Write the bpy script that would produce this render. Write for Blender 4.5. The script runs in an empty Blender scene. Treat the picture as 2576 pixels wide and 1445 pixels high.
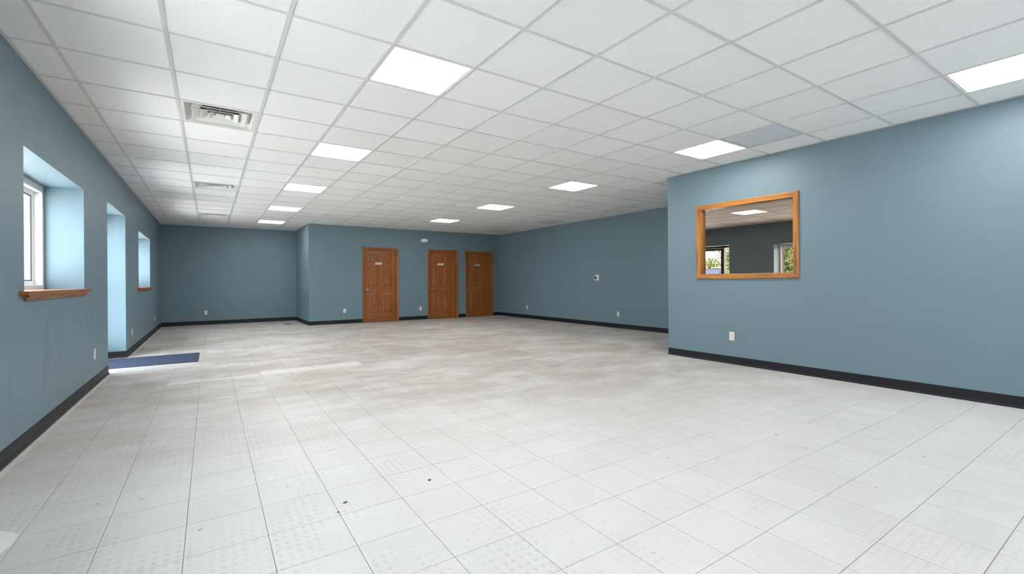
import bpy, bmesh, math, random
from mathutils import Vector, Matrix

random.seed(7)
SC = bpy.context.scene
COL = SC.collection
T = 0.6096                                   # ceiling module, two feet
H = 2.661                                    # ceiling height
XL, XS, XN, XF = -0.234, 2.977, 6.581, 8.840     # left wall, alcove side, near right wall, far right wall
YB, YN, YM, YA = -6.60, 1.501, 9.905, 11.968     # wall behind the viewer, end of near right wall, door wall, alcove back
WT = 0.46                                    # outside wall thickness

# ------------------------------------------------------------------ camera
CAM_LOC = Vector((0.827, -2.875, 1.114)); YAW = 0.5885; ROLL = -0.0067; FPX = 1139.09
cam_data = bpy.data.cameras.new('camera')
cam = bpy.data.objects.new('camera', cam_data); COL.objects.link(cam)
_c, _s = math.cos(YAW), math.sin(YAW); _cr, _sr = math.cos(ROLL), math.sin(ROLL)
_r = Vector((_c, -_s, 0)); _u = Vector((0, 0, 1)); _f = Vector((_s, _c, 0))
_r2 = _r * _cr + _u * _sr; _u2 = _u * _cr - _r * _sr
cam.matrix_world = Matrix(((_r2.x, _u2.x, -_f.x, CAM_LOC.x), (_r2.y, _u2.y, -_f.y, CAM_LOC.y), (_r2.z, _u2.z, -_f.z, CAM_LOC.z), (0, 0, 0, 1)))
cam_data.sensor_width = 36.0; cam_data.lens = FPX / 2576 * 36.0
cam_data.shift_y = -13.83 / 2576; cam_data.clip_start = 0.02; cam_data.clip_end = 500
SC.camera = cam

# ------------------------------------------------------------------ light, exposure
SKY_STRENGTH = 15.3; SUN_STRENGTH = 68.0; PANEL_STRENGTH = 22.5
SC.view_settings.view_transform = 'Standard'; SC.view_settings.look = 'None'
SC.view_settings.exposure = 0.0; SC.view_settings.gamma = 1.0
SC.view_settings.use_curve_mapping = False
SC.cycles.use_denoising = True; SC.cycles.use_adaptive_sampling = True; SC.cycles.adaptive_threshold = 0.04
SC.cycles.max_bounces = 10; SC.cycles.diffuse_bounces = 6; SC.cycles.glossy_bounces = 4
SC.cycles.transparent_max_bounces = 16; SC.cycles.caustics_reflective = False; SC.cycles.caustics_refractive = False
SC.cycles.sample_clamp_indirect = 0.0
world = bpy.data.worlds.new('sky'); SC.world = world; world.use_nodes = True
wn = world.node_tree.nodes; wl = world.node_tree.links
wn['Background'].inputs['Color'].default_value = (0.84, 0.92, 1.0, 1)
wn['Background'].inputs['Strength'].default_value = SKY_STRENGTH
sun_d = bpy.data.lights.new('sun', 'SUN'); sun_d.energy = SUN_STRENGTH; sun_d.angle = 0.02; sun_d.color = (1.0, 0.96, 0.95)
sun = bpy.data.objects.new('sun', sun_d); COL.objects.link(sun)
sun.rotation_euler = (math.radians(8), math.radians(20), 0)      # high, from over the roof towards the left side
LEFT_OPEN = [(-1.60, 0.19, 1.065, 2.073), (1.575, 3.365, 1.065, 2.073), (4.622, 6.085, 0.0, 2.145), (7.60, 9.46, 1.045, 2.065)]
REAR_OPEN = [(1.2, 2.0, 0.12, 2.12), (4.7, 6.2, 0.12, 2.12)]  # unseen rear windows, inferred from the foreground daylight and sized to supply it
def portal(loc, rot, sx, sy):
    d = bpy.data.lights.new('window_portal', 'AREA'); d.shape = 'RECTANGLE'; d.size = sx; d.size_y = sy
    d.cycles.is_portal = True
    o = bpy.data.objects.new('window_portal', d); COL.objects.link(o); o.location = loc; o.rotation_euler = rot
for (a, b, z0, z1) in LEFT_OPEN:
    portal((XL - WT - 0.02, (a + b) / 2, (z0 + z1) / 2), (0, -math.pi / 2, 0), z1 - z0, b - a)
for (a, b, z0, z1) in REAR_OPEN:
    portal(((a + b) / 2, YB - WT - 0.02, (z0 + z1) / 2), (math.pi / 2, 0, 0), b - a, z1 - z0)

# ------------------------------------------------------------------ mesh helpers
class MB:
    def __init__(self): self.v = []; self.f = []; self.sm = []
    def poly(self, pts, faces, smooth=False):
        n = len(self.v); self.v += [tuple(p) for p in pts]
        for f in faces: self.f.append([n + i for i in f]); self.sm.append(smooth)
        return self
    def box(self, x0, x1, y0, y1, z0, z1):
        p = [(x0, y0, z0), (x1, y0, z0), (x1, y1, z0), (x0, y1, z0), (x0, y0, z1), (x1, y0, z1), (x1, y1, z1), (x0, y1, z1)]
        return self.poly(p, [(3, 2, 1, 0), (4, 5, 6, 7), (0, 1, 5, 4), (1, 2, 6, 5), (2, 3, 7, 6), (3, 0, 4, 7)])
    def frustum(self, a, b):          # two closed loops of equal count, a bottom (ccw from above) to b top
        n = len(a); p = list(a) + list(b)
        f = [tuple(reversed(range(n))), tuple(range(n, 2 * n))] + [(i, (i + 1) % n, n + (i + 1) % n, n + i) for i in range(n)]
        return self.poly(p, f)
    def sweep(self, loops, closed=True, cap=True, smooth=False):      # list of loops of equal count
        n = len(loops[0]); p = [q for l in loops for q in l]; f = []
        for k in range(len(loops) - 1):
            for i in range(n if closed else n - 1):
                j = (i + 1) % n; f.append((k * n + i, k * n + j, (k + 1) * n + j, (k + 1) * n + i))
        self.poly(p, f, smooth)
        if cap and closed:
            m = len(self.v) - len(p)
            self.f.append([m + i for i in reversed(range(n))]); self.sm.append(False)
            self.f.append([m + (len(loops) - 1) * n + i for i in range(n)]); self.sm.append(False)
        return self
    def tube(self, a, b, r0, r1=None, n=12, smooth=True):
        r1 = r0 if r1 is None else r1; a = Vector(a); b = Vector(b); d = (b - a).normalized()
        t = Vector((0, 0, 1)) if abs(d.z) < 0.9 else Vector((1, 0, 0)); e = d.cross(t).normalized(); g = d.cross(e)
        L = [[c + (e * math.cos(2 * math.pi * i / n) + g * math.sin(2 * math.pi * i / n)) * r for i in range(n)] for c, r in ((a, r0), (b, r1))]
        return self.sweep(L, smooth=smooth)
    def mesh(self, name):
        m = bpy.data.meshes.new(name); m.from_pydata(self.v, [], self.f)
        m.polygons.foreach_set('use_smooth', self.sm); m.update()
        bm = bmesh.new(); bm.from_mesh(m); bmesh.ops.recalc_face_normals(bm, faces=bm.faces); bm.to_mesh(m); bm.free()
        return m
    def build(self, name, mat, parent=None, bevel=0, **kw):
        return link(name, self.mesh(name), mat, parent, bevel, **kw)
def link(name, me, mat, parent=None, bevel=0, loc=None, seg=2):
    if mat is not None and not me.materials: me.materials.append(mat)
    o = bpy.data.objects.new(name, me); COL.objects.link(o)
    if loc is not None: o.location = loc
    if parent is not None:
        o.parent = parent
    if bevel:
        b = o.modifiers.new('bevel', 'BEVEL'); b.width = bevel; b.segments = seg; b.limit_method = 'ANGLE'
    return o
def empty(name, loc=(0, 0, 0), rz=0):
    o = bpy.data.objects.new(name, None); o.empty_display_size = 0.1; COL.objects.link(o); o.location = loc; o.rotation_euler = (0, 0, rz); return o
def tag(o, label, cat, group=None):
    o['label'] = label; o['category'] = cat
    if group: o['group'] = group
    return o
def struct(o, label=None, cat=None):
    o['kind'] = 'structure'
    if label: o['label'] = label
    if cat: o['category'] = cat
    return o
def copy_tree(o, parent=None):
    c = o.copy(); COL.objects.link(c); c.parent = parent
    for ch in list(o.children): copy_tree(ch, c)
    return c

# ------------------------------------------------------------------ materials
MATS = {}
def newmat(name):
    m = bpy.data.materials.new(name); m.use_nodes = True; nt = m.node_tree
    return m, nt, nt.nodes['Principled BSDF']
def nd(nt, t, **kw):
    n = nt.nodes.new(t)
    for k, v in kw.items():
        if k in n.inputs.keys(): n.inputs[k].default_value = v
        else: setattr(n, k, v)
    return n
def lk(nt, a, b): nt.links.new(a, b)
def mth(nt, op, a, b=None, c=None, clamp=False):
    n = nt.nodes.new('ShaderNodeMath'); n.operation = op; n.use_clamp = clamp
    for i, v in enumerate((a, b, c)):
        if v is None: continue
        if isinstance(v, (int, float)): n.inputs[i].default_value = v
        else: nt.links.new(v, n.inputs[i])
    return n.outputs[0]
def mixc(nt, fac, a, b, mode='MIX'):
    n = nt.nodes.new('ShaderNodeMix'); n.data_type = 'RGBA'; n.blend_type = mode
    for i, v in ((0, fac), (6, a), (7, b)):
        if isinstance(v, (int, float)): n.inputs[i].default_value = v
        elif isinstance(v, tuple): n.inputs[i].default_value = v if len(v) == 4 else v + (1,)
        else: nt.links.new(v, n.inputs[i])
    return n.outputs[2]
def ramp(nt, fac, stops):
    n = nt.nodes.new('ShaderNodeValToRGB'); e = n.color_ramp.elements
    while len(e) < len(stops): e.new(0.5)
    for k, (p, c) in enumerate(stops): e[k].position = p; e[k].color = c if len(c) == 4 else tuple(c) + (1,)
    nt.links.new(fac, n.inputs[0]); return n.outputs[0]
def sstep(nt, v, a, b):
    n = nt.nodes.new('ShaderNodeMapRange'); n.interpolation_type = 'SMOOTHSTEP'
    n.inputs[1].default_value = a; n.inputs[2].default_value = b
    nt.links.new(v, n.inputs[0]); return n.outputs[0]
def pos(nt): return nd(nt, 'ShaderNodeNewGeometry').outputs['Position']
def mapped(nt, vec, scale, loc=(0, 0, 0)):
    n = nd(nt, 'ShaderNodeMapping'); n.inputs['Scale'].default_value = scale; n.inputs['Location'].default_value = loc; lk(nt, vec, n.inputs[0]); return n.outputs[0]
def noise(nt, vec, scale, detail=3, rough=0.5, out='Fac'):
    n = nd(nt, 'ShaderNodeTexNoise', Scale=scale, Detail=detail, Roughness=rough); lk(nt, vec, n.inputs['Vector']); return n.outputs[out]
def bump(nt, b, h, strength, dist=0.01):
    n = nd(nt, 'ShaderNodeBump', Strength=strength, Distance=dist); lk(nt, h, n.inputs['Height']); lk(nt, n.outputs[0], b.inputs['Normal'])
def plain(name, col, rough=0.5, metal=0.0, spec=0.5, var=0.06, vs=6.0):
    if name in MATS: return MATS[name]
    m, nt, b = newmat(name)
    tc = nd(nt, 'ShaderNodeTexCoord').outputs['Object']
    f = noise(nt, tc, vs, 3)
    a = tuple(max(0, c * (1 - var)) for c in col); d = tuple(min(1, c * (1 + var)) for c in col)
    lk(nt, mixc(nt, f, a, d), b.inputs['Base Color'])
    b.inputs['Roughness'].default_value = rough; b.inputs['Metallic'].default_value = metal; b.inputs['Specular IOR Level'].default_value = spec
    MATS[name] = m; return m

def mat_wall(name, scuffs=False):
    m, nt, b = newmat(name); p = pos(nt)
    base = mixc(nt, noise(nt, p, 1.3, 4), (0.150, 0.223, 0.266), (0.163, 0.241, 0.287))
    if scuffs:
        st = noise(nt, mapped(nt, p, (1, 3.0, 0.7)), 1.6, 4, 0.6)
        k = sstep(nt, st, 0.54, 0.74)
        z = nd(nt, 'ShaderNodeSeparateXYZ'); lk(nt, p, z.inputs[0])
        low = mth(nt, 'SUBTRACT', 1.0, sstep(nt, z.outputs[2], 0.9, 1.25))
        k = mth(nt, 'MULTIPLY', mth(nt, 'MULTIPLY', k, low), 0.45)
        base = mixc(nt, k, base, (0.105, 0.150, 0.165))
    lk(nt, base, b.inputs['Base Color'])
    b.inputs['Roughness'].default_value = 0.46; b.inputs['Specular IOR Level'].default_value = 0.42
    bump(nt, b, noise(nt, p, 180, 2), 0.10, 0.002)
    return m
M_WALL = mat_wall('blue_wall_paint'); M_WALLS = mat_wall('blue_wall_paint_scuffed', True)

def mat_ceiling():
    m, nt, b = newmat('white_fissured_ceiling_tile'); p = pos(nt)
    v = noise(nt, p, 120, 2, 0.6)
    big = noise(nt, p, 45, 1, 0.5)
    sp = mth(nt, 'MULTIPLY', sstep(nt, v, 0.64, 0.70), sstep(nt, big, 0.40, 0.55))
    tid = nd(nt, 'ShaderNodeObjectInfo').outputs['Random']
    base = mixc(nt, tid, (0.84, 0.84, 0.84), (0.875, 0.875, 0.875))
    base = mixc(nt, mth(nt, 'MULTIPLY', sp, 0.75), base, (0.36, 0.35, 0.34))
    lk(nt, base, b.inputs['Base Color']); b.inputs['Roughness'].default_value = 0.9; b.inputs['Specular IOR Level'].default_value = 0.2
    h = mth(nt, 'SUBTRACT', mth(nt, 'MULTIPLY', noise(nt, p, 260, 2), 0.3), sp)
    bump(nt, b, h, 0.35, 0.004)
    return m
M_TILE = mat_ceiling()
M_BAR = plain('white_grid_steel', (0.64, 0.64, 0.635), 0.45, var=0.03)

def mat_floor():
    m, nt, b = newmat('worn_white_vinyl_floor_tile'); p = pos(nt)
    sep = nd(nt, 'ShaderNodeSeparateXYZ'); lk(nt, p, sep.inputs[0]); X, Y = sep.outputs[0], sep.outputs[1]
    ix = mth(nt, 'FLOOR', mth(nt, 'DIVIDE', mth(nt, 'SUBTRACT', X, 0.122), 0.3048)); iy = mth(nt, 'FLOOR', mth(nt, 'DIVIDE', Y, 0.3048))
    cid = nd(nt, 'ShaderNodeCombineXYZ'); lk(nt, ix, cid.inputs[0]); lk(nt, iy, cid.inputs[1])
    wh = nd(nt, 'ShaderNodeTexWhiteNoise', noise_dimensions='3D'); lk(nt, cid.outputs[0], wh.inputs['Vector']); R = wh.outputs['Value']
    base = mixc(nt, R, (0.622, 0.623, 0.628), (0.660, 0.660, 0.664))
    # dirt: broad uneven soiling, heavier over the middle and back of the room
    d1 = noise(nt, mapped(nt, p, (0.7, 1.0, 1)), 1.1, 5, 0.62)
    d2 = noise(nt, mapped(nt, p, (0.75, 1.4, 1), (3, 1, 0)), 2.6, 5, 0.65)
    far = sstep(nt, mth(nt, 'ADD', Y, mth(nt, 'MULTIPLY', X, 0.35)), 0.2, 3.3)
    xl = mth(nt, 'SUBTRACT', 1.0, sstep(nt, X, 0.3, 1.3))
    side = mth(nt, 'MULTIPLY', xl, sstep(nt, Y, 0.0, 1.4))
    amt = mth(nt, 'MAXIMUM', far, mth(nt, 'MULTIPLY', side, 0.60))
    dm = mth(nt, 'ADD', mth(nt, 'MULTIPLY', d1, 0.75), mth(nt, 'MULTIPLY', d2, 0.55))
    dm = mth(nt, 'ADD', dm, mth(nt, 'MULTIPLY', mth(nt, 'SUBTRACT', R, 0.5), 0.09))
    dirt = mth(nt, 'MULTIPLY', sstep(nt, dm, 0.36, 0.82), mth(nt, 'ADD', mth(nt, 'MULTIPLY', amt, 0.78), 0.20))
    base = mixc(nt, dirt, base, mixc(nt, d2, (0.42, 0.368, 0.322), (0.37, 0.335, 0.304)))
    rust = mth(nt, 'MULTIPLY', sstep(nt, noise(nt, mapped(nt, p, (0.6, 1.6, 1), (7, 2, 0)), 2.1, 5, 0.65), 0.60, 0.76), mth(nt, 'MULTIPLY', amt, 0.40))
    base = mixc(nt, rust, base, (0.38, 0.28, 0.20))
    # rows of adhesive dots left by an old covering
    def frac(v, s): return mth(nt, 'FRACT', mth(nt, 'DIVIDE', v, s))
    fx = mth(nt, 'SUBTRACT', frac(X, 0.0385), 0.5); fy = mth(nt, 'SUBTRACT', frac(Y, 0.0465), 0.5)
    r = mth(nt, 'SQRT', mth(nt, 'ADD', mth(nt, 'MULTIPLY', fx, fx), mth(nt, 'MULTIPLY', fy, fy)))
    dot = mth(nt, 'SUBTRACT', 1.0, sstep(nt, r, 0.20, 0.32))
    reg = mth(nt, 'MULTIPLY', mth(nt, 'SUBTRACT', 1.0, sstep(nt, X, 1.8, 2.9)), mth(nt, 'SUBTRACT', 1.0, sstep(nt, Y, 3.6, 4.6)))
    dn = sstep(nt, noise(nt, mapped(nt, p, (1.2, 0.5, 1), (1, 5, 0)), 2.3, 3, 0.6), 0.42, 0.64)
    dot = mth(nt, 'MULTIPLY', mth(nt, 'MULTIPLY', dot, dn), mth(nt, 'MULTIPLY', reg, 0.40))
    base = mixc(nt, dot, base, (0.42, 0.40, 0.365))
    # faint mesh imprint near the right foreground
    lx = mth(nt, 'LESS_THAN', frac(X, 0.036), 0.22); ly = mth(nt, 'LESS_THAN', frac(Y, 0.036), 0.22)
    gm = sstep(nt, noise(nt, p, 1.7, 3, 0.55), 0.48, 0.66)
    gr = mth(nt, 'MULTIPLY', sstep(nt, X, 2.2, 3.0), mth(nt, 'SUBTRACT', 1.0, sstep(nt, Y, -0.6, 0.2)))
    grid = mth(nt, 'MULTIPLY', mth(nt, 'MAXIMUM', lx, ly), mth(nt, 'MULTIPLY', mth(nt, 'MULTIPLY', gm, gr), 0.22))
    base = mixc(nt, grid, base, (0.45, 0.415, 0.38))
    # vinyl flecks, direction alternating from tile to tile
    par = mth(nt, 'GREATER_THAN', R, 0.5)
    f1 = noise(nt, mapped(nt, p, (26, 90, 1)), 1.0, 2, 0.5); f2 = noise(nt, mapped(nt, p, (90, 26, 1)), 1.0, 2, 0.5)
    fl = mth(nt, 'ADD', mth(nt, 'MULTIPLY', f1, par), mth(nt, 'MULTIPLY', f2, mth(nt, 'SUBTRACT', 1.0, par)))
    base = mixc(nt, mth(nt, 'MULTIPLY', sstep(nt, fl, 0.60, 0.72), 0.40), base, (0.40, 0.39, 0.375))
    # chips and black specks
    vo = nd(nt, 'ShaderNodeTexVoronoi', Scale=5.5); lk(nt, p, vo.inputs['Vector'])
    spk = mth(nt, 'MULTIPLY', mth(nt, 'LESS_THAN', vo.outputs['Distance'], 0.05), mth(nt, 'GREATER_THAN', noise(nt, p, 3.0, 2), 0.50))
    base = mixc(nt, mth(nt, 'MULTIPLY', spk, 0.55), base, (0.12, 0.10, 0.09))
    # a row of newer, whiter replacement tiles
    row = mth(nt, 'MULTIPLY', mth(nt, 'COMPARE', iy, 11.0, 0.1), mth(nt, 'MULTIPLY', mth(nt, 'GREATER_THAN', ix, 3.5), mth(nt, 'LESS_THAN', ix, 7.5)))
    thin = mth(nt, 'MULTIPLY', mth(nt, 'MULTIPLY', mth(nt, 'GREATER_THAN', Y, 3.36), mth(nt, 'LESS_THAN', Y, 3.47)), mth(nt, 'MULTIPLY', mth(nt, 'GREATER_THAN', X, 0.427), mth(nt, 'LESS_THAN', X, 1.341)))
    base = mixc(nt, mth(nt, 'MULTIPLY', mth(nt, 'MAXIMUM', row, thin), 0.55), base, (0.74, 0.735, 0.72))
    # pale adhesive margin along the skirting
    wob = mth(nt, 'MULTIPLY', noise(nt, p, 4.0, 3), 0.05)
    edge = mth(nt, 'MAXIMUM', mth(nt, 'LESS_THAN', X, mth(nt, 'ADD', XL + 0.035, wob)), mth(nt, 'GREATER_THAN', X, mth(nt, 'SUBTRACT', XN - 0.02, wob)))
    edge = mth(nt, 'MULTIPLY', edge, mth(nt, 'MAXIMUM', mth(nt, 'LESS_THAN', X, 1.0), mth(nt, 'LESS_THAN', Y, YN)))
    base = mixc(nt, mth(nt, 'MULTIPLY', edge, 0.75), base, (0.70, 0.655, 0.625))
    lk(nt, base, b.inputs['Base Color'])
    lk(nt, mth(nt, 'ADD', 0.30, mth(nt, 'MULTIPLY', dm, 0.28)), b.inputs['Roughness']); b.inputs['Specular IOR Level'].default_value = 0.38
    bump(nt, b, noise(nt, p, 14, 3), 0.05, 0.004)
    return m
M_FLOOR = mat_floor()
M_SUB = plain('brown_joint_adhesive', (0.26, 0.205, 0.155), 0.9, var=0.2)
M_BASE = plain('black_vinyl_cove', (0.011, 0.012, 0.016), 0.5, spec=0.3, var=0.25, vs=3)
M_SKIRT = plain('pale_floor_margin', (0.66, 0.62, 0.58), 0.6)

def mat_wood(name, dark, mid, light, axis, rough=0.35):
    m, nt, b = newmat(name); p = pos(nt)
    sc = [26, 26, 26]; sc[axis] = 1.6
    g = noise(nt, mapped(nt, p, tuple(sc)), 1.0, 5, 0.62)
    sc2 = [150, 150, 150]; sc2[axis] = 5
    g2 = noise(nt, mapped(nt, p, tuple(sc2)), 1.0, 2, 0.5)
    c = ramp(nt, g, [(0.30, dark), (0.50, mid), (0.72, light)])
    c = mixc(nt, mth(nt, 'MULTIPLY', sstep(nt, g2, 0.54, 0.72), 0.55), c, dark)
    lk(nt, c, b.inputs['Base Color']); b.inputs['Roughness'].default_value = rough; b.inputs['Specular IOR Level'].default_value = 0.45
    bump(nt, b, g2, 0.12, 0.002); return m
OAKG = ((0.150, 0.050, 0.009), (0.44, 0.175, 0.035), (0.56, 0.255, 0.062))
OAKB = ((0.190, 0.058, 0.010), (0.300, 0.097, 0.020), (0.390, 0.138, 0.032))
M_FRAME_Y = mat_wood('golden_oak_y', *OAKG, 1); M_FRAME_Z = mat_wood('golden_oak_z', *OAKG, 2)
M_DOOR_X = mat_wood('brown_oak_x', *OAKB, 0); M_DOOR_Y = mat_wood('brown_oak_y', *OAKB, 1); M_DOOR_Z = mat_wood('brown_oak_z', *OAKB, 2)
M_WHITE = plain('white_plastic', (0.78, 0.78, 0.76), 0.35, var=0.02)
M_ALMOND = plain('almond_plastic', (0.74, 0.70, 0.62), 0.35, var=0.02)
M_VINYL = plain('white_window_vinyl', (0.80, 0.81, 0.82), 0.35, var=0.02)
M_BLACK = plain('black_plastic', (0.012, 0.012, 0.014), 0.3, var=0.1)
M_CHROME = plain('satin_nickel', (0.62, 0.61, 0.59), 0.22, metal=1.0, var=0.03)
M_DARKAL = plain('bronze_aluminium', (0.060, 0.054, 0.050), 0.38, metal=0.3, var=0.1)
M_GASK = plain('dark_gasket', (0.030, 0.032, 0.045), 0.6)
M_DUCT = plain('duct_metal', (0.05, 0.052, 0.055), 0.5, metal=0.3)
M_RUBBER = plain('drain_iron', (0.05, 0.045, 0.04), 0.6)

def mat_glass():
    m, nt, b = newmat('window_glass'); nt.nodes.remove(b)
    t = nd(nt, 'ShaderNodeBsdfTransparent'); t.inputs[0].default_value = (0.97, 0.985, 0.98, 1)
    g = nd(nt, 'ShaderNodeBsdfGlossy'); g.inputs['Roughness'].default_value = 0.0
    lw = nd(nt, 'ShaderNodeLayerWeight'); mx = nd(nt, 'ShaderNodeMixShader')
    k = mth(nt, 'ADD', 0.04, mth(nt, 'MULTIPLY', 0.9, mth(nt, 'POWER', lw.outputs['Facing'], 5.0)))      # Schlick reflection of a thin pane
    lk(nt, k, mx.inputs[0]); lk(nt, t.outputs[0], mx.inputs[1]); lk(nt, g.outputs[0], mx.inputs[2])
    lk(nt, mx.outputs[0], nt.nodes['Material Output'].inputs['Surface']); return m
M_GLASS = mat_glass()
def mat_mirror():
    m, nt, b = newmat('bronze_tinted_mirror')
    lk(nt, mixc(nt, noise(nt, pos(nt), 2.0, 2), (0.47, 0.385, 0.325), (0.49, 0.405, 0.345)), b.inputs['Base Color'])
    b.inputs['Metallic'].default_value = 1.0; b.inputs['Roughness'].default_value = 0.0; return m
M_MIRROR = mat_mirror()
def mat_emit():
    m, nt, b = newmat('lit_led_lens')
    b.inputs['Base Color'].default_value = (0.9, 0.9, 0.88, 1)
    b.inputs['Emission Color'].default_value = (1.0, 0.968, 0.92, 1); b.inputs['Emission Strength'].default_value = PANEL_STRENGTH
    return m
M_LED = mat_emit()
def mat_perf():
    m, nt, b = newmat('perforated_return_panel'); p = pos(nt)
    vo = nd(nt, 'ShaderNodeTexVoronoi', Scale=130.0); vo.inputs['Randomness'].default_value = 0.0; lk(nt, p, vo.inputs['Vector'])
    k = mth(nt, 'LESS_THAN', vo.outputs['Distance'], 0.33)
    lk(nt, mixc(nt, k, (0.70, 0.73, 0.78), (0.30, 0.33, 0.38)), b.inputs['Base Color']); b.inputs['Roughness'].default_value = 0.5; return m
M_PERF = mat_perf()
def mat_mat():
    m, nt, b = newmat('navy_carpet_mat'); p = pos(nt)
    g = noise(nt, mapped(nt, p, (18, 60, 1)), 1.0, 3, 0.6)
    lk(nt, ramp(nt, g, [(0.35, (0.010, 0.018, 0.045)), (0.55, (0.022, 0.038, 0.085)), (0.75, (0.075, 0.105, 0.19))]), b.inputs['Base Color'])
    b.inputs['Roughness'].default_value = 0.95; bump(nt, b, noise(nt, p, 300, 2), 0.6, 0.004); return m
M_MAT = mat_mat()

# ------------------------------------------------------------------ room shell
ZT = H + 0.25
def wall_y(x0, x1, y0, y1, opens, inner):       # wall running along y; openings (a, b, z0, z1)
    mb = MB(); y = y0
    for (a, b, z0, z1) in opens:
        mb.box(x0, x1, y, a, -0.05, ZT)
        if z0 > 0: mb.box(x0, x1, a, b, -0.05, z0)
        else: mb.box(x0, x1, a, b, -0.05, -0.012)
        mb.box(x0, x1, a, b, z1, ZT); y = b
    return mb.box(x0, x1, y, y1, -0.05, ZT)
def wall_x(x0, x1, y0, y1, opens):
    mb = MB(); x = x0
    for (a, b, z0, z1) in opens:
        mb.box(x, a, y0, y1, -0.05, ZT)
        if z0 > 0: mb.box(a, b, y0, y1, -0.05, z0)
        mb.box(a, b, y0, y1, z1, ZT); x = b
    return mb.box(x, x1, y0, y1, -0.05, ZT)
struct(wall_y(XL - WT, XL, YB - WT, YA + 0.3, LEFT_OPEN, XL).build('wall_left', M_WALLS), 'scuffed blue wall with deep window and door recesses', 'wall')
DOORS = [(4.356, 5.389), (6.292, 7.321), (7.574, 8.600)]
CW = 0.058
struct(wall_x(XS + 0.0, XF + 0.3, YM, YM + 0.14, [(a + CW - 0.006, b - CW + 0.006, 0, 2.048) for a, b in DOORS]).build('wall_back', M_WALL), 'blue wall holding the three brown doors', 'wall')
struct(MB().box(XL - WT, XS + 0.16, YA, YA + 0.3, -0.05, ZT).build('wall_alcove_back', M_WALL), 'dark teal blue wall at the back of the alcove', 'wall')
struct(MB().box(XS, XS + 0.16, YM + 0.14, YA, -0.05, ZT).build('wall_alcove_side', M_WALL), 'narrow side wall of the alcove beside the door wall', 'wall')
struct(MB().box(XF, XF + 0.3, YN - 0.14, YM, -0.05, ZT).build('wall_right_far', M_WALL), 'far blue wall carrying the thermostat', 'wall')
MZ0, MZ1, MY0, MY1 = 1.133, 2.160, -0.328, 1.012      # outer edge of the mirror frame
struct(wall_y(XN, XN + 0.14, YB - WT, YN, [(MY0 + 0.055, MY1 - 0.055, MZ0 + 0.055, MZ1 - 0.055)], XN).build('wall_right_near', M_WALL), 'near blue wall around the oak framed mirror', 'wall')
struct(MB().box(XN + 0.14, XF, YN - 0.14, YN, -0.05, ZT).build('wall_return', M_WALL), 'short return wall behind the near right wall', 'wall')
struct(wall_x(XL, XN, YB - WT, YB, REAR_OPEN).build('wall_rear', M_WALL), 'blue wall behind the viewer with two unseen windows sized to light the room', 'wall')
struct(MB().box(XS + 0.16, XF + 0.3, YA, YA + 0.3, -0.05, ZT).build('wall_light_stop_back', M_WALL), 'added unseen wall shutting out daylight behind the three doors', 'wall')  # added unseen wall, stops sky light leaking under the doors
struct(MB().box(XF, XF + 0.3, YM + 0.14, YA, -0.05, ZT).build('wall_light_stop_side', M_WALL), 'added unseen side wall shutting out daylight behind the three doors', 'wall')  # added unseen side closure for the same light leak
struct(MB().box(XL - WT, XN + 0.14, YB - WT, YA + 0.3, ZT, ZT + 0.12).box(XN + 0.14, XF + 0.3, YN - 0.14, YA + 0.3, ZT, ZT + 0.12).build('roof_slab', M_SUB), 'flat roof slab above the hung ceiling', 'roof')

def project(p):
    d = Vector(p) - CAM_LOC; Y = d.dot(_f)
    if Y < 0.05: return None
    return 1288 + FPX * d.dot(_r2) / Y, 708.7 - FPX * d.dot(_u2) / Y
def pix_area(x0, x1, y0, y1, z):
    q = [project((a, b, z)) for a, b in ((x0, y0), (x1, y0), (x1, y1), (x0, y1))]
    if any(c is None for c in q): return 0
    cx = sum(c[0] for c in q) / 4; cy = sum(c[1] for c in q) / 4
    vis = max(0, min(2576, max(c[0] for c in q)) - max(0, min(c[0] for c in q))) * max(0, min(1445, max(c[1] for c in q)) - max(0, min(c[1] for c in q)))
    if vis <= 0: return 0
    a = abs(sum(q[i][0] * q[(i + 1) % 4][1] - q[(i + 1) % 4][0] * q[i][1] for i in range(4))) / 2
    return min(a, vis)
PARTS = [(XL, XS, YB, YA), (XS, XN, YB, YM), (XN, XF, YN, YM)]     # footprint of the room
def clipped(x0, x1, y0, y1):
    out = []
    for (a, b, c, d) in PARTS:
        r = [max(x0, a), min(x1, b), max(y0, c), min(y1, d)]
        if r[1] - r[0] > 0.004 and r[3] - r[2] > 0.004:
            if out and abs(out[-1][1] - r[0]) < 1e-6 and abs(out[-1][2] - r[2]) < 1e-6 and abs(out[-1][3] - r[3]) < 1e-6: out[-1][1] = r[1]
            else: out.append(r)
    return out
SHARED = {}
def box_mesh(name, w, d, h, mat):
    k = (name, round(w, 3), round(d, 3), round(h, 4), mat.name)
    if k not in SHARED:
        me = MB().box(0, w, 0, d, 0, h).mesh(name); me.materials.append(mat); SHARED[k] = me
    return SHARED[k]

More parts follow.
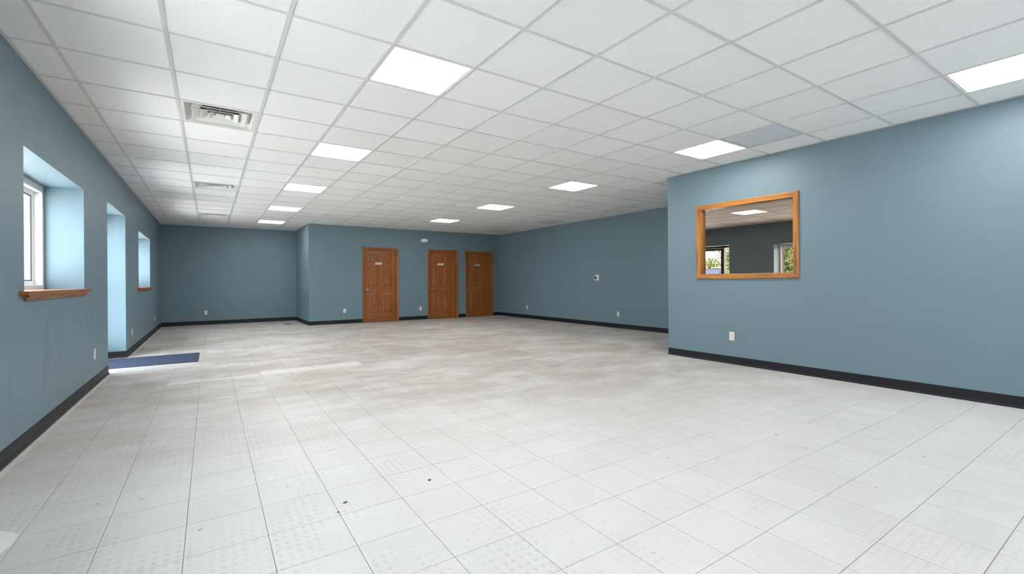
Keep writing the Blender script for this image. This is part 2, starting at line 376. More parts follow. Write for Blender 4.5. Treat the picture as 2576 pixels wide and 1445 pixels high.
# floor: joint bed, 300 nearest tiles as parts, the rest as one part
floor = struct(MB().box(XL - WT, XN, YB, YA + 0.3, -0.05, -0.003).box(XN, XF + 0.3, YN - 0.14, YA + 0.3, -0.05, -0.003).build('floor', M_SUB), 'worn white square vinyl tile floor with brown soiling', 'floor')
FT = 0.3048; GAP = 0.0012
cells = []
for i in range(-3, 32):
    for j in range(-24, 42):
        x0 = 0.122 + i * FT; y0 = j * FT
        for r in clipped(x0, x0 + FT, y0, y0 + FT):
            r = [r[0] + GAP, r[1] - GAP, r[2] + GAP, r[3] - GAP]
            cells.append((pix_area(*r, 0), r))
cells.sort(key=lambda c: -c[0])
far = MB()
for n, (a, r) in enumerate(cells):
    if n < 300 and a > 0:
        link('floor_tile', box_mesh('floor_tile', r[1] - r[0], r[3] - r[2], 0.003, M_FLOOR), None, floor, loc=(r[0], r[2], -0.003))
    else:
        far.box(r[0], r[1], r[2], r[3], -0.003, 0.0)
far.box(XL - WT + 0.1, XL - GAP, 4.622, 6.085, -0.003, 0.0)
o = far.build('floor_tile_field', M_FLOOR, floor); o['kind'] = 'stuff'

# ceiling: tile grid
VMIN = -11
ceil_o = struct(MB().box(XL, XN, YB, YN, H + 0.20, H + 0.21).build('ceiling', M_SUB), 'white hung ceiling of square fissured tiles in a steel grid', 'ceiling')
LIGHTS = [(3, v) for v in (-8, -4, 0, 4, 8, 12, 16)] + [(9, v) for v in (-8, -4, 0, 4, 8, 12)]
DIFFS = [(1, 3), (1, 9), (1, 15)]; RETURNS = [(9, -1), (13, 10), (13, 14)]
special = set(LIGHTS + DIFFS + RETURNS)
B2 = 0.012
cells = []
for i in range(-1, 15):
    for j in range(VMIN, 20):
        if (i, j) in special: continue
        for r in clipped(i * T + B2, (i + 1) * T - B2, j * T + B2, (j + 1) * T - B2):
            cells.append((pix_area(*r, H), r))
cells.sort(key=lambda c: -c[0])
far = MB()
for n, (a, r) in enumerate(cells):
    if n < 300 and a > 0:
        link('ceiling_tile', box_mesh('ceiling_tile', r[1] - r[0], r[3] - r[2], 0.016, M_TILE), None, ceil_o, loc=(r[0], r[2], H + 0.005))
    else: far.box(r[0], r[1], r[2], r[3], H + 0.005, H + 0.021)
o = far.build('ceiling_tile_field', M_TILE, ceil_o); o['kind'] = 'stuff'
for i in range(0, 15):
    x = i * T
    y0, y1 = (YB, YA) if x < XS else (YB, YM) if x < XN else (YN, YM)
    link('main_runner', box_mesh('main_runner', 2 * B2, y1 - y0, 0.032, M_BAR), None, ceil_o, loc=(x - B2, y0, H))
for j in range(VMIN + 1, 20):
    y = j * T; x1 = XN if y < YN else XF if y < YM else XS
    mb = MB(); xs = [XL] + [i * T for i in range(0, 15) if i * T < x1 - 0.02] + [x1]
    for k in range(len(xs) - 1):
        a = xs[k] + (B2 if k else 0); b = xs[k + 1] - (B2 if k < len(xs) - 2 else 0)
        if b - a > 0.01: mb.box(a, b, y - B2, y + B2, H + 0.0006, H + 0.030)
    mb.build('cross_tee', M_BAR, ceil_o)
# wall angle round the edge of the ceiling
WA = [(XL, XL + .022, YB, YA), (XL, XS, YA - .022, YA), (XS - .022, XS, YM, YA), (XS, XF, YM - .022, YM), (XF - .022, XF, YN, YM), (XN, XF, YN, YN + .022), (XN - .022, XN, YB, YN), (XL, XN, YB, YB + .022)]
for k, (a, b, c, d) in enumerate(WA):
    struct(MB().box(a, b, c, d, H - 0.0012, H - 0.0002).build('trim_%d' % (k + 1), M_BAR), 'thin white metal edge strip between wall and ceiling', 'trim')

# cove base: profile swept along a wall (p0 -> p1), room on the left hand side of the walk
def cove(name, p0, p1, label, h=0.102):
    p0 = Vector(p0); p1 = Vector(p1); d = (p1 - p0).normalized(); n = Vector((-d.y, d.x))
    prof = [(0, 0.0), (0.017, 0.0), (0.017, 0.0025), (0.009, 0.008), (0.005, 0.016), (0.0035, 0.024), (0.0035, h - 0.003), (0.002, h), (0, h)]
    L = [[(q.x + n.x * a, q.y + n.y * a, b) for a, b in prof] for q in (p0, p1)]
    return struct(MB().sweep(L).build(name, M_BASE), label, 'baseboard')
e = 0.0
cove('baseboard_left_near', (XL, 4.622), (XL, YB), 'black vinyl cove base along the near part of the window wall')
cove('baseboard_left_far', (XL, YA), (XL, 6.085), 'black vinyl cove base along the window wall beyond the door recess')
cove('baseboard_recess_far', (XL, 6.085), (XL - 0.31, 6.085), 'black vinyl cove base inside the door recess')
cove('baseboard_recess_near', (XL - 0.31, 4.622), (XL, 4.622), 'black vinyl cove base on the near side of the door recess')
cove('baseboard_alcove', (XS, YA), (XL, YA), 'black vinyl cove base along the alcove back wall')
cove('baseboard_alcove_side', (XS, YM), (XS, YA), 'short black vinyl cove base on the alcove side wall')
bx = [XS] + [v for a, b in DOORS for v in (a, b)] + [XF]
for k, (a, b, s) in enumerate(((XS, DOORS[0][0], 'left of the first door'), (DOORS[0][1], DOORS[1][0], 'between the first and second doors'), (DOORS[1][1], DOORS[2][0], 'between the second and third doors'), (DOORS[2][1], XF, 'between the third door and the corner'))):
    cove('baseboard_back_%d' % (k + 1), (b, YM), (a, YM), 'black vinyl cove base ' + s)
cove('baseboard_right_far', (XF, YN), (XF, YM), 'black vinyl cove base along the thermostat wall')
cove('baseboard_return', (XN, YN), (XF, YN), 'black vinyl cove base on the return wall')
cove('baseboard_right_near', (XN, YB), (XN, YN), 'long black vinyl cove base under the mirror wall')
cove('baseboard_rear', (XL, YB), (XN, YB), 'black vinyl cove base on the wall behind the viewer')

# ------------------------------------------------------------------ windows
def window_left(k, a, b, z0, z1, sill=True, label=''):
    w = struct(empty('window_%d' % k, (XL - 0.3, (a + b) / 2, z0)), label, 'window')
    inv = Matrix.Translation(-w.location)
    def part(mb, name, mat, parent=w, bevel=0):
        o = mb.build(name, mat, parent, bevel); o.matrix_parent_inverse = Matrix.Translation(-(parent.location if parent is w else Vector((0, 0, 0)))); return o
    xf, xb = XL - 0.29, XL - 0.40
    fw = 0.045
    for (p, q, r, s) in ((a, a + fw, z0, z1), (b - fw, b, z0, z1), (a + fw, b - fw, z0, z0 + fw), (a + fw, b - fw, z1 - fw - 0.02, z1)):
        part(MB().box(xb, xf, p, q, r, s), 'window_frame', M_VINYL, bevel=0.003)
    mid = (a + b) / 2
    for (p, q, dx) in ((a + fw, mid + 0.03, 0.025), (mid - 0.03, b - fw, 0.062)):
        zs, ze = z0 + fw, z1 - fw - 0.02; x1 = xf - dx; x0 = x1 - 0.032; sw = 0.04
        sash = part(MB().box(x0, x1, p, p + sw, zs, ze).box(x0, x1, q - sw, q, zs, ze).box(x0, x1, p + sw, q - sw, zs, zs + sw).box(x0, x1, p + sw, q - sw, ze - sw, ze), 'sash', M_VINYL)
        g = MB().box(x0 + 0.013, x0 + 0.019, p + sw, q - sw, zs + sw, ze - sw).build('pane', M_GLASS, sash)
        gk = MB(); t = 0.010
        for (pp, qq, rr, ss) in ((p + sw, p + sw + t, zs + sw, ze - sw), (q - sw - t, q - sw, zs + sw, ze - sw), (p + sw + t, q - sw - t, zs + sw, zs + sw + t), (p + sw + t, q - sw - t, ze - sw - t, ze - sw)):
            gk.box(x0 + 0.020, x1 - 0.004, pp, qq, rr, ss)
        gk.build('gasket', M_GASK, sash)
    if sill:
        st = part(MB().box(XL - 0.29, XL, a, b, z0, z0 + 0.004).box(XL, XL + 0.045, a - 0.10, b + 0.10, z0 - 0.022, z0 + 0.004), 'stool', M_DOOR_Y, bevel=0.004)
        pr = [(0, -0.022), (0.034, -0.022), (0.030, -0.034), (0.018, -0.042), (0.014, -0.062), (0, -0.062)]
        L = [[(XL + u, y, z0 + v) for u, v in pr] for y in (a - 0.02, b + 0.02)]
        part(MB().sweep(L), 'apron', M_DOOR_Y)
    return w
window_left(1, *LEFT_OPEN[1], label='white framed window in the nearest deep recess with oak sill')
window_left(2, *LEFT_OPEN[3], label='white framed window in the far recess beyond the glass door')
window_left(3, *LEFT_OPEN[0], label='white framed window in the recess beside the viewer')
for k, (a, b, z0, z1) in enumerate(REAR_OPEN):
    w = struct(empty('window_%d' % (4 + k)), 'unseen tall window sized to light the room, in the wall behind the viewer', 'window')
    y0, y1 = YB - 0.30, YB - 0.20
    for (p, q, r, s) in ((a, a + .06, z0, z1), (b - .06, b, z0, z1), (a + .06, b - .06, z0, z0 + .06), (a + .06, b - .06, z1 - .06, z1), ((a + b) / 2 - .03, (a + b) / 2 + .03, z0 + .06, z1 - .06)):
        MB().box(p, q, y0, y1, r, s).build('window_frame', M_VINYL, w)
    for p, q in ((a + .06, (a + b) / 2 - .03), ((a + b) / 2 + .03, b - .06)):
        MB().box(p, q, y0 + .045, y0 + .051, z0 + .06, z1 - .06).build('pane', M_GLASS, w)

# glass entrance door in the left wall recess, with a sidelight
a, b, z0, z1 = LEFT_OPEN[2]
d4 = struct(empty('door_4'), 'bronze framed glass entrance door with sidelight in the left wall recess', 'door')
xf, xb = XL - 0.31, XL - 0.42
for (p, q, r, s, nm) in ((a, a + .05, 0, z1, 'door_frame'), (b - .05, b, 0, z1, 'door_frame'), (a + .05, b - .05, z1 - .05, z1, 'door_frame'), (a + .36, a + .41, 0, z1 - .05, 'mullion'), (a + .05, a + .36, 0, .06, 'door_frame')):
    MB().box(xb, xf, p, q, r, s).build(nm, M_DARKAL, d4)
MB().box(xb + .05, xb + .058, a + .05, a + .36, .06, z1 - .05).build('sidelight_pane', M_GLASS, d4)
MB().box(xf - .014, xf - .002, a + .338, a + .352, .06, z1 - .06).build('glazing_bead', M_VINYL, d4)
dl = MB(); y0, y1 = a + .415, b - .055; zt = z1 - .055
dl.box(xb + .03, xb + .075, y0, y0 + .06, .01, zt).box(xb + .03, xb + .075, y1 - .06, y1, .01, zt).box(xb + .03, xb + .075, y0 + .06, y1 - .06, .01, .20).box(xb + .03, xb + .075, y0 + .06, y1 - .06, zt - .07, zt)
dlo = dl.build('door_leaf', M_DARKAL, d4)
MB().box(xb + .05, xb + .057, y0 + .06, y1 - .06, .20, zt - .07).build('pane', M_GLASS, dlo)
MB().box(xb + .085, xb + .105, y0 + .08, y1 - .08, .98, 1.02).box(xb + .07, xb + .09, y0 + .03, y0 + .09, .985, 1.015).box(xb + .07, xb + .09, y1 - .09, y1 - .03, .985, 1.015).build('push_bar', M_CHROME, dlo)

# ------------------------------------------------------------------ wooden doors
def wood_door(k, a, b, label, hinge_right=True):
    d = struct(empty('door_%d' % k), label, 'door')
    ztop = 2.100
    # mitred casing on the face of the wall
    prof = [(0.000, 0.000), (0.000, 0.016), (0.010, 0.019), (0.030, 0.015), (0.044, 0.013), (0.052, 0.008), (0.058, 0.008), (0.058, 0.000)]
    def cas(p, q, axis):
        L = []
        for t in (p, q): L.append(t)
        return L
    def loop_v(xo, sgn, z, zin):       # profile across x at a given height, mitred by zin at the inner edge
        return [(xo + sgn * u, YM - v, z - (u if zin else 0)) for u, v in prof]
    for xo, sg in ((a, 1), (b, -1)):
        MB().sweep([loop_v(xo, sg, 0.0, False), loop_v(xo, sg, ztop, True)]).build('casing', M_DOOR_Z, d)
    L = [[(xo + sg * u, YM - v, ztop - u) for u, v in prof] for xo, sg in ((a, 1), (b, -1))]
    MB().sweep(L).build('casing', M_DOOR_X, d)
    xa, xb2 = a + CW, b - CW
    zt = ztop - CW
    MB().box(xa - .006, xa + .012, YM, YM + .14, 0, zt + .006).build('jamb', M_DOOR_Z, d)
    MB().box(xb2 - .012, xb2 + .006, YM, YM + .14, 0, zt + .006).build('jamb', M_DOOR_Z, d)
    MB().box(xa + .012, xb2 - .012, YM, YM + .14, zt - .012, zt + .006).build('jamb', M_DOOR_X, d)
    x0, x1 = xa + .015, xb2 - .015; z0, z1 = 0.008, zt - .015; yf = YM + .055
    st = 0.112; mu = 0.112; rails = [(z0, 0.245), (0.825, 1.005), (1.585, 1.685), (1.915, z1)]
    MB().box(x0, x1, yf + .016, yf + .034, z0, z1).build('core', M_DOOR_Z, d)
    for p, q in ((x0, x0 + st), (x1 - st, x1)): MB().box(p, q, yf, yf + .0155, z0, z1).build('stile', M_DOOR_Z, d, 0.0025)
    for p, q in rails: MB().box(x0 + st + .0008, x1 - st - .0008, yf, yf + .0155, p, q).build('rail', M_DOOR_X, d, 0.0025)
    xm = (x0 + x1) / 2
    for k2 in range(3):
        lo, hi = rails[k2][1] + .0008, rails[k2 + 1][0] - .0008
        MB().box(xm - mu / 2, xm + mu / 2, yf, yf + .0155, lo, hi).build('mullion', M_DOOR_Z, d, 0.0025)
        for p, q in ((x0 + st, xm - mu / 2), (xm + mu / 2, x1 - st)):
            p += .001; q -= .001; r, s = lo + .001, hi - .001; i1, i2 = 0.012, 0.040
            def rect(ins, y): return [(p + ins, y, r + ins), (q - ins, y, r + ins), (q - ins, y, s - ins), (p + ins, y, s - ins)]
            MB().sweep([rect(0, yf + .0155), rect(0, yf + .013), rect(i1, yf + .013), rect(i2, yf + .004)], cap=True).build('panel', M_DOOR_Z, d)
    # lever handle
    s = 1 if hinge_right else -1; hx = (x0 + 0.060) if hinge_right else (x1 - 0.060); hz = 0.915
    hd = MB().tube((hx, yf, hz), (hx, yf - .010, hz), .031, .029, 20).build('door_handle', M_CHROME, d)
    lv = MB(); pts = [(0, -.010), (0, -.045), (.012 * s, -.056), (.045 * s, -.058), (.085 * s, -.054), (.112 * s, -.048)]
    rr = [.011, .011, .011, .009, .008, .006]
    loops = []
    for n, (u, v) in enumerate(pts):
        u0, v0 = pts[max(0, n - 1)]; u1, v1 = pts[min(len(pts) - 1, n + 1)]
        t = Vector((u1 - u0, v1 - v0)).normalized(); nx = Vector((-t.y, t.x))
        dz = 0.006 * max(0, n - 2) * (-0.4)
        loops.append([(hx + u + nx.x * rr[n] * math.cos(g), yf + v + nx.y * rr[n] * math.cos(g), hz + dz + rr[n] * 1.1 * math.sin(g)) for g in [i * math.pi / 5 for i in range(10)]])
    lv.sweep(loops, smooth=True).build('lever', M_CHROME, hd)
    for hzz in (0.28, 1.05, 1.82):
        hxx = x1 if hinge_right else x0
        MB().tube((hxx, yf - .004, hzz - .045), (hxx, yf - .004, hzz + .045), .006, n=10).build('hinge', M_CHROME, d)
    return (x0, x1, yf)
dinfo = [wood_door(1, *DOORS[0], 'brown oak six panel door nearest the alcove'),
         wood_door(2, *DOORS[1], 'brown oak six panel door in the middle of the three'),
         wood_door(3, *DOORS[2], 'brown oak six panel door next to the room corner', False)]

def text_mesh(s, size, w=None):
    cu = bpy.data.curves.new('lettering', 'FONT'); cu.body = s; cu.size = size; cu.align_x = 'CENTER'; cu.align_y = 'CENTER'; cu.extrude = 0.0004; cu.offset = size * 0.015
    to = bpy.data.objects.new('lettering_curve', cu); COL.objects.link(to)
    bpy.context.view_layer.update()
    dg = bpy.context.evaluated_depsgraph_get(); me = bpy.data.meshes.new_from_object(to.evaluated_get(dg))
    bpy.data.objects.remove(to); bpy.data.curves.remove(cu); me.name = 'lettering'; return me
M_SIGN = plain('white_sign_plate', (0.80, 0.78, 0.76), 0.4, var=0.02)
M_SIGNG = plain('grey_sign_plate', (0.42, 0.50, 0.50), 0.4, var=0.02)
M_INK = plain('black_ink', (0.01, 0.01, 0.012), 0.5); M_RED = plain('red_ink', (0.35, 0.03, 0.03), 0.5); M_GREY = plain('grey_ink', (0.45, 0.45, 0.46), 0.5)
def sign(xc, zc, yf, lines, label, mat, kind):
    s = tag(empty('door_sign', (xc, yf, zc)), label, 'sign', 'small signs on the wooden doors')
    w, h = 0.205, 0.056
    MB().box(-w / 2, w / 2, -.004, -.0002, -h / 2, h / 2).build('plate', mat, s, 0.0012)
    for t, sz, dx, dz in lines:
        o = link('lettering', text_mesh(t, sz), M_INK, s, loc=(dx, -.0046, dz)); o.rotation_euler = (math.pi / 2, 0, 0)
    if kind == 'person':
        m = MB().tube((.072, -.0042, .014), (.072, -.0052, .014), .0052, n=14, smooth=False)
        m.poly([(.066, -.0046, .008), (.078, -.0046, .008), (.081, -.0046, -.010), (.063, -.0046, -.010)], [(0, 1, 2, 3)])
        m.box(.067, .0708, -.0052, -.0044, -.021, -.010).box(.0732, .077, -.0052, -.0044, -.021, -.010); m.build('figure_symbol', M_INK, s)
        MB().box(.004, .050, -.0050, -.0042, -.010, .009).build('grey_bar', M_GREY, s)
    elif kind == 'stop':
        m = MB(); n = 24; L = []
        for r, y in ((.015, -.0042), (.015, -.0052), (.011, -.0052), (.011, -.0042)): L.append([(.076 + r * math.cos(2 * math.pi * i / n), y, r * math.sin(2 * math.pi * i / n)) for i in range(n)])
        L.append(L[0]); m.sweep(L, cap=False); m.build('prohibition_ring', M_RED, s)
        MB().box(.0738, .0782, -.0052, -.0043, -.010, .010).build('symbol_bar', M_INK, s)
    else:
        MB().box(.082, .092, -.0052, -.0042, -.018, .018).build('edge_mark', M_SIGN, s)
sign(4.832, 1.652, dinfo[0][2], [('Women', 0.030, -.050, -.001)], 'white sign with black lettering on the door nearest the alcove', M_SIGN, 'person')
sign(6.757, 1.662, dinfo[1][2], [('Employees', 0.022, -.022, .009), ('Only', 0.022, -.022, -.012)], 'white two line sign with round symbol on the middle door', M_SIGN, 'stop')
sign(8.034, 1.654, dinfo[2][2], [('Restroom', 0.027, -.022, -.001)], 'grey sign with dark lettering on the door by the corner', M_SIGNG, 'mark')

# ------------------------------------------------------------------ ceiling lights
def light_proto():
    t = empty('ceiling_light', (0, 0, 0))
    w = T - 2 * B2; e = 0.012
    MB().box(-w / 2, w / 2, -w / 2, -w / 2 + e, 0, .05).box(-w / 2, w / 2, w / 2 - e, w / 2, 0, .05).box(-w / 2, -w / 2 + e, -w / 2 + e, w / 2 - e, 0, .05).box(w / 2 - e, w / 2, -w / 2 + e, w / 2 - e, 0, .05).box(-w / 2 + e, w / 2 - e, -w / 2 + e, w / 2 - e, .045, .05).build('frame', M_BAR, t)
    MB().box(-w / 2 + e, w / 2 - e, -w / 2 + e, w / 2 - e, .003, .006).build('lens', M_LED, t)
    return t
lp = light_proto()
LLAB = {(3, 0): 'lit square ceiling panel, largest and nearest in the left row', (3, 4): 'lit square ceiling panel, second in the left row', (3, 8): 'lit square ceiling panel, third in the left row',
        (3, 12): 'lit square ceiling panel, fourth in the left row before the alcove', (3, 16): 'lit square ceiling panel above the alcove, last in the left row',
        (9, -4): 'lit square ceiling panel cut by the right edge of the photo', (9, 0): 'lit square ceiling panel above the mirror, beside the grey grille', (9, 4): 'lit square ceiling panel, second from the mirror in the right row',
        (9, 8): 'lit square ceiling panel, third from the mirror in the right row', (9, 12): 'lit square ceiling panel nearest the doors in the right row'}
for n, (u, v) in enumerate(LIGHTS):
    o = lp if n == 0 else copy_tree(lp)
    o.location = ((u + .5) * T, (v + .5) * T, H + 0.003)
    tag(o, LLAB.get((u, v), 'lit square ceiling panel behind the viewer, %s' % {(3, -8): 'farthest back in the left row', (3, -4): 'nearest overhead in the left row', (9, -8): 'farthest back in the right row'}.get((u, v))), 'ceiling light', 'lit ceiling panels in two rows')

# supply air diffusers
def rsq(s, r, z, n=4):
    pts = []
    for cx, cy, a0 in ((s - r, s - r, 0), (-s + r, s - r, 90), (-s + r, -s + r, 180), (s - r, -s + r, 270)):
        for k in range(n + 1):
            g = math.radians(a0 + 90 * k / n); pts.append((cx + r * math.cos(g), cy + r * math.sin(g), z))
    return pts
def circ(r, z, n=20): return [(r * math.cos(math.radians(45 * 0) + 2 * math.pi * (i) / n), r * math.sin(2 * math.pi * i / n), z) for i in range(n)]
M_DIFF = plain('white_diffuser_enamel', (0.72, 0.72, 0.70), 0.4, var=0.02)
def diff_proto():
    t = empty('air_diffuser')
    w = (T - 2 * B2) / 2
    MB().sweep([rsq(w, .002, .004), rsq(w, .002, .0), rsq(w - .028, .02, .0), rsq(w - .028, .02, .004)], cap=False).build('frame', M_DIFF, t)
    MB().sweep([rsq(w - .028, .02, .002), rsq(w - .050, .05, .040), rsq(.20, .12, .052), rsq(.155, .1549, .056)], cap=False).build('back_pan', M_DIFF, t)
    n = 20
    MB().sweep([rsq(.155, .1549, .056), rsq(.155, .1549, .17)], cap=True).build('duct_neck', M_DUCT, t)
    MB().box(-.153, .153, -.004, .004, .058, .066).box(-.004, .004, -.153, .153, .058, .066).build('duct_spokes', M_DIFF, t)
    for s, top, zz in ((.212, .150, .026), (.148, .096, .024), (.086, .044, .021)):
        MB().sweep([rsq(s, .018, .0), rsq(s - .018, .018, .004), rsq(top, .018, zz), rsq(top - .002, .016, zz + .002), rsq(s - .020, .016, .007), rsq(s - .004, .018, -.002), rsq(s, .018, .0)], cap=False).build('louvre_ring', M_DIFF, t)
    MB().sweep([rsq(.032, .01, .012), rsq(.026, .01, .030)]).build('centre_cap', M_DIFF, t)
    MB().box(-.17, .17, -.003, .003, .030, .038).box(-.003, .003, -.17, .17, .030, .038).build('hanger_bars', M_DIFF, t)
    return t
dp = diff_proto()
for n, (u, v) in enumerate(DIFFS):
    o = dp if n == 0 else copy_tree(dp)
    o.location = ((u + .5) * T, (v + .5) * T, H + 0.003)
    tag(o, ('white square ceiling air vent nearest the viewer, before the window wall', 'white square ceiling air vent, middle of the three by the window wall', 'white square ceiling air vent farthest away, nearest the alcove')[n], 'air vent', 'square supply vents in the ceiling')

# perforated return panels
def ret_proto():
    t = empty('return_grille'); w = (T - 2 * B2) / 2; e = .016
    MB().box(-w, w, -w, -w + e, 0, .012).box(-w, w, w - e, w, 0, .012).box(-w, -w + e, -w + e, w - e, 0, .012).box(w - e, w, -w + e, w - e, 0, .012).build('frame', plain('grey_grille_frame', (0.46, 0.49, 0.53), 0.45), t)
    MB().box(-w + e, w - e, -w + e, w - e, .003, .006).build('perforated_sheet', M_PERF, t)
    return t
rp = ret_proto()
for n, (u, v) in enumerate(RETURNS):
    o = rp if n == 0 else copy_tree(rp)
    o.location = ((u + .5) * T, (v + .5) * T, H + 0.003)
    tag(o, ('blue grey perforated ceiling panel beside the light above the mirror', 'grey perforated ceiling panel near the thermostat wall', 'grey perforated ceiling panel near the corner of the doors')[n], 'air grille', 'perforated return panels in the ceiling')

# ------------------------------------------------------------------ oak framed mirror on the near right wall
mir = tag(empty('framed_mirror', (XN, (MY0 + MY1) / 2, MZ0)), 'dark tinted mirror in a golden oak frame on the blue right wall', 'mirror')
ml = mir.location
prof = [(0.000, 0.000), (0.000, 0.017), (0.008, 0.020), (0.020, 0.019), (0.024, 0.016), (0.028, 0.018), (0.044, 0.015), (0.048, 0.012), (0.052, 0.013), (0.064, 0.010), (0.066, 0.000)]
cor = [(MY0, MZ0, 1, 1), (MY1, MZ0, -1, 1), (MY1, MZ1, -1, -1), (MY0, MZ1, 1, -1)]
for k in range(4):
    L = [[(XN - v - ml.x, y + sy * u - ml.y, z + sz * u - ml.z) for u, v in prof] for (y, z, sy, sz) in (cor[k], cor[(k + 1) % 4])]
    MB().sweep(L).build('frame_rail' if k % 2 == 0 else 'frame_stile', M_FRAME_Y if k % 2 == 0 else M_FRAME_Z, mir)
i = 0.066; jd = 0.055
for (p, q, r, s, nm, mt) in ((MY0 + i - .012, MY0 + i, MZ0 + i, MZ1 - i, 'frame_return', M_FRAME_Z), (MY1 - i, MY1 - i + .012, MZ0 + i, MZ1 - i, 'frame_return', M_FRAME_Z), (MY0 + i - .011, MY1 - i + .011, MZ0 + i - .012, MZ0 + i, 'frame_return', M_FRAME_Y), (MY0 + i - .011, MY1 - i + .011, MZ1 - i, MZ1 - i + .012, 'frame_return', M_FRAME_Y)):
    MB().box(0.0005, jd, p - ml.y, q - ml.y, r - ml.z, s - ml.z).build(nm, mt, mir)
MB().box(jd - .006, jd, MY0 + i - ml.y, MY1 - i - ml.y, MZ0 + i - ml.z, MZ1 - i - ml.z).build('mirror_glass', M_MIRROR, mir)

# ------------------------------------------------------------------ wall fittings
def outlet_proto():
    t = empty('wall_outlet'); w, h = .070 / 2, .115 / 2        # faces local -y, origin on the wall, plate centre
    MB().sweep([[(-w, 0, -h), (w, 0, -h), (w, 0, h), (-w, 0, h)], [(-w, -.003, -h), (w, -.003, -h), (w, -.003, h), (-w, -.003, h)], [(-w + .004, -.006, -h + .004), (w - .004, -.006, -h + .004), (w - .004, -.006, h - .004), (-w + .004, -.006, h - .004)]]).build('cover_plate', M_ALMOND, t)
    for dz in (-.020, .020):
        n = 16; L = []
        for y, r in ((-.006, .0170), (-.0085, .0168)):
            L.append([(r * math.cos(2 * math.pi * k / n), y, dz + max(-.0135, min(.0135, r * math.sin(2 * math.pi * k / n)))) for k in range(n)])
        rc = MB().sweep(L).build('receptacle', M_ALMOND, t)
        MB().box(-.0075, -.0055, -.0089, -.0083, dz - .001, dz + .008).box(.0055, .0075, -.0089, -.0083, dz - .001, dz + .007).box(-.0022, .0022, -.0089, -.0083, dz - .010, dz - .0055).build('slots', M_BLACK, rc)
    MB().tube((0, -.006, 0), (0, -.0072, 0), .003, n=10).build('screw', M_CHROME, t)
    return t
op = outlet_proto()
# rotation: local -y must face the room
OUT = [((XL, 3.828, .345), math.pi / 2, 'almond outlet low on the left wall before the door recess'),
       ((XL, 6.72, .335), math.pi / 2, 'almond outlet low on the left wall just beyond the door recess'),
       ((XL, 10.33, .336), math.pi / 2, 'almond outlet low on the left wall near the alcove corner'),
       ((.736, YA, .325), 0, 'almond outlet low on the alcove back wall'),
       ((3.875, YM, .345), 0, 'almond outlet left of the door nearest the alcove'),
       ((6.065, YM, .325), 0, 'almond outlet between the first and second wooden doors'),
       ((XF, 8.313, .325), -math.pi / 2, 'almond outlet on the far right wall near the corner'),
       ((XF, 4.627, .330), -math.pi / 2, 'almond outlet on the far right wall below the thermostat'),
       ((XN, .504, .369), -math.pi / 2, 'almond outlet below the oak framed mirror')]
for n, (l, rz, lab) in enumerate(OUT):
    o = op if n == 0 else copy_tree(op)
    o.location = l; o.rotation_euler = (0, 0, rz); tag(o, lab, 'outlet', 'electrical outlets low on the walls')

th = tag(empty('thermostat', (XF, 5.325, 1.196), -math.pi / 2), 'white wall thermostat with a black screen on the far right wall', 'thermostat')
MB().sweep([rsq2 for rsq2 in ([(x, 0, y) for x, y, z in rsq(.072, .012, 0)], [(x, -.006, y) for x, y, z in rsq(.072, .012, 0)], [(x * .93, -.010, y * .93) for x, y, z in rsq(.072, .012, 0)])]).build('wall_plate', M_WHITE, th)
MB().sweep([[(x * .72 - .014, -.010, y * .82) for x, y, z in rsq(.072, .014, 0)], [(x * .70 - .014, -.030, y * .80) for x, y, z in rsq(.072, .014, 0)], [(x * .64 - .014, -.034, y * .74) for x, y, z in rsq(.072, .014, 0)]]).build('housing', M_WHITE, th)
MB().box(-.046, .014, -.0352, -.0335, -.038, .036).build('screen', M_BLACK, th)
MB().box(.022, .029, -.0352, -.0338, -.035, .033).build('side_button', plain('grey_button', (0.45, 0.43, 0.41), 0.5), th)

em = tag(empty('emergency_light', (6.187, YM, 2.358)), 'small white emergency light high on the wall between two doors', 'emergency light')
def trap(y, k=1.0): return [(-.105 * k, y, -.050 * k), (.105 * k, y, -.050 * k), (.112 * k, y, -.030 * k), (.088 * k, y, .040 * k), (.070 * k, y, .054 * k), (-.070 * k, y, .054 * k), (-.088 * k, y, .040 * k), (-.112 * k, y, -.030 * k)]
MB().sweep([trap(0), trap(-.045), trap(-.062, .88)]).build('housing', M_WHITE, em, 0.006, seg=3)
for sx in (-1, 1):
    hd = MB().tube((sx * .072, -.060, -.026), (sx * .080, -.088, -.034), .024, .027, 18).build('lamp_head', M_WHITE, em)
    MB().tube((sx * .080, -.0875, -.034), (sx * .0806, -.090, -.0345), .022, .021, 18).build('lens', M_CHROME, hd)

# floor mat, drain, patch, crumbs
mat_o = MB().sweep([[(XL - .295, 4.985, 0.0006), (.684, 4.985, 0.0006), (.684, 5.975, 0.0006), (XL - .295, 5.975, 0.0006)], [(XL - .295, 4.985, .006), (.684, 4.985, .006), (.684, 5.975, .006), (XL - .295, 5.975, .006)], [(XL - .285, 4.998, .009), (.672, 4.998, .009), (.672, 5.962, .009), (XL - .285, 5.962, .009)]]).build('door_mat', M_MAT)
tag(mat_o, 'dark navy mat lying in front of the glass entrance door', 'mat')
dr = tag(empty('floor_drain', (2.587, 10.70, 0.0)), 'round dark floor drain cover on the alcove floor', 'drain')
n = 24
MB().sweep([[(r * math.cos(2 * math.pi * i / n), r * math.sin(2 * math.pi * i / n), z) for i in range(n)] for r, z in ((.105, .0004), (.105, .004), (.085, .005), (.085, .0004))], cap=False).build('rim', M_RUBBER, dr)
gr = MB()
for k in range(-3, 4):
    hw = math.sqrt(.085 ** 2 - (k * .024) ** 2); gr.box(-hw, hw, k * .024 - .008, k * .024 + .008, .0004, .0035)
gr.build('grate', M_BLACK, dr)
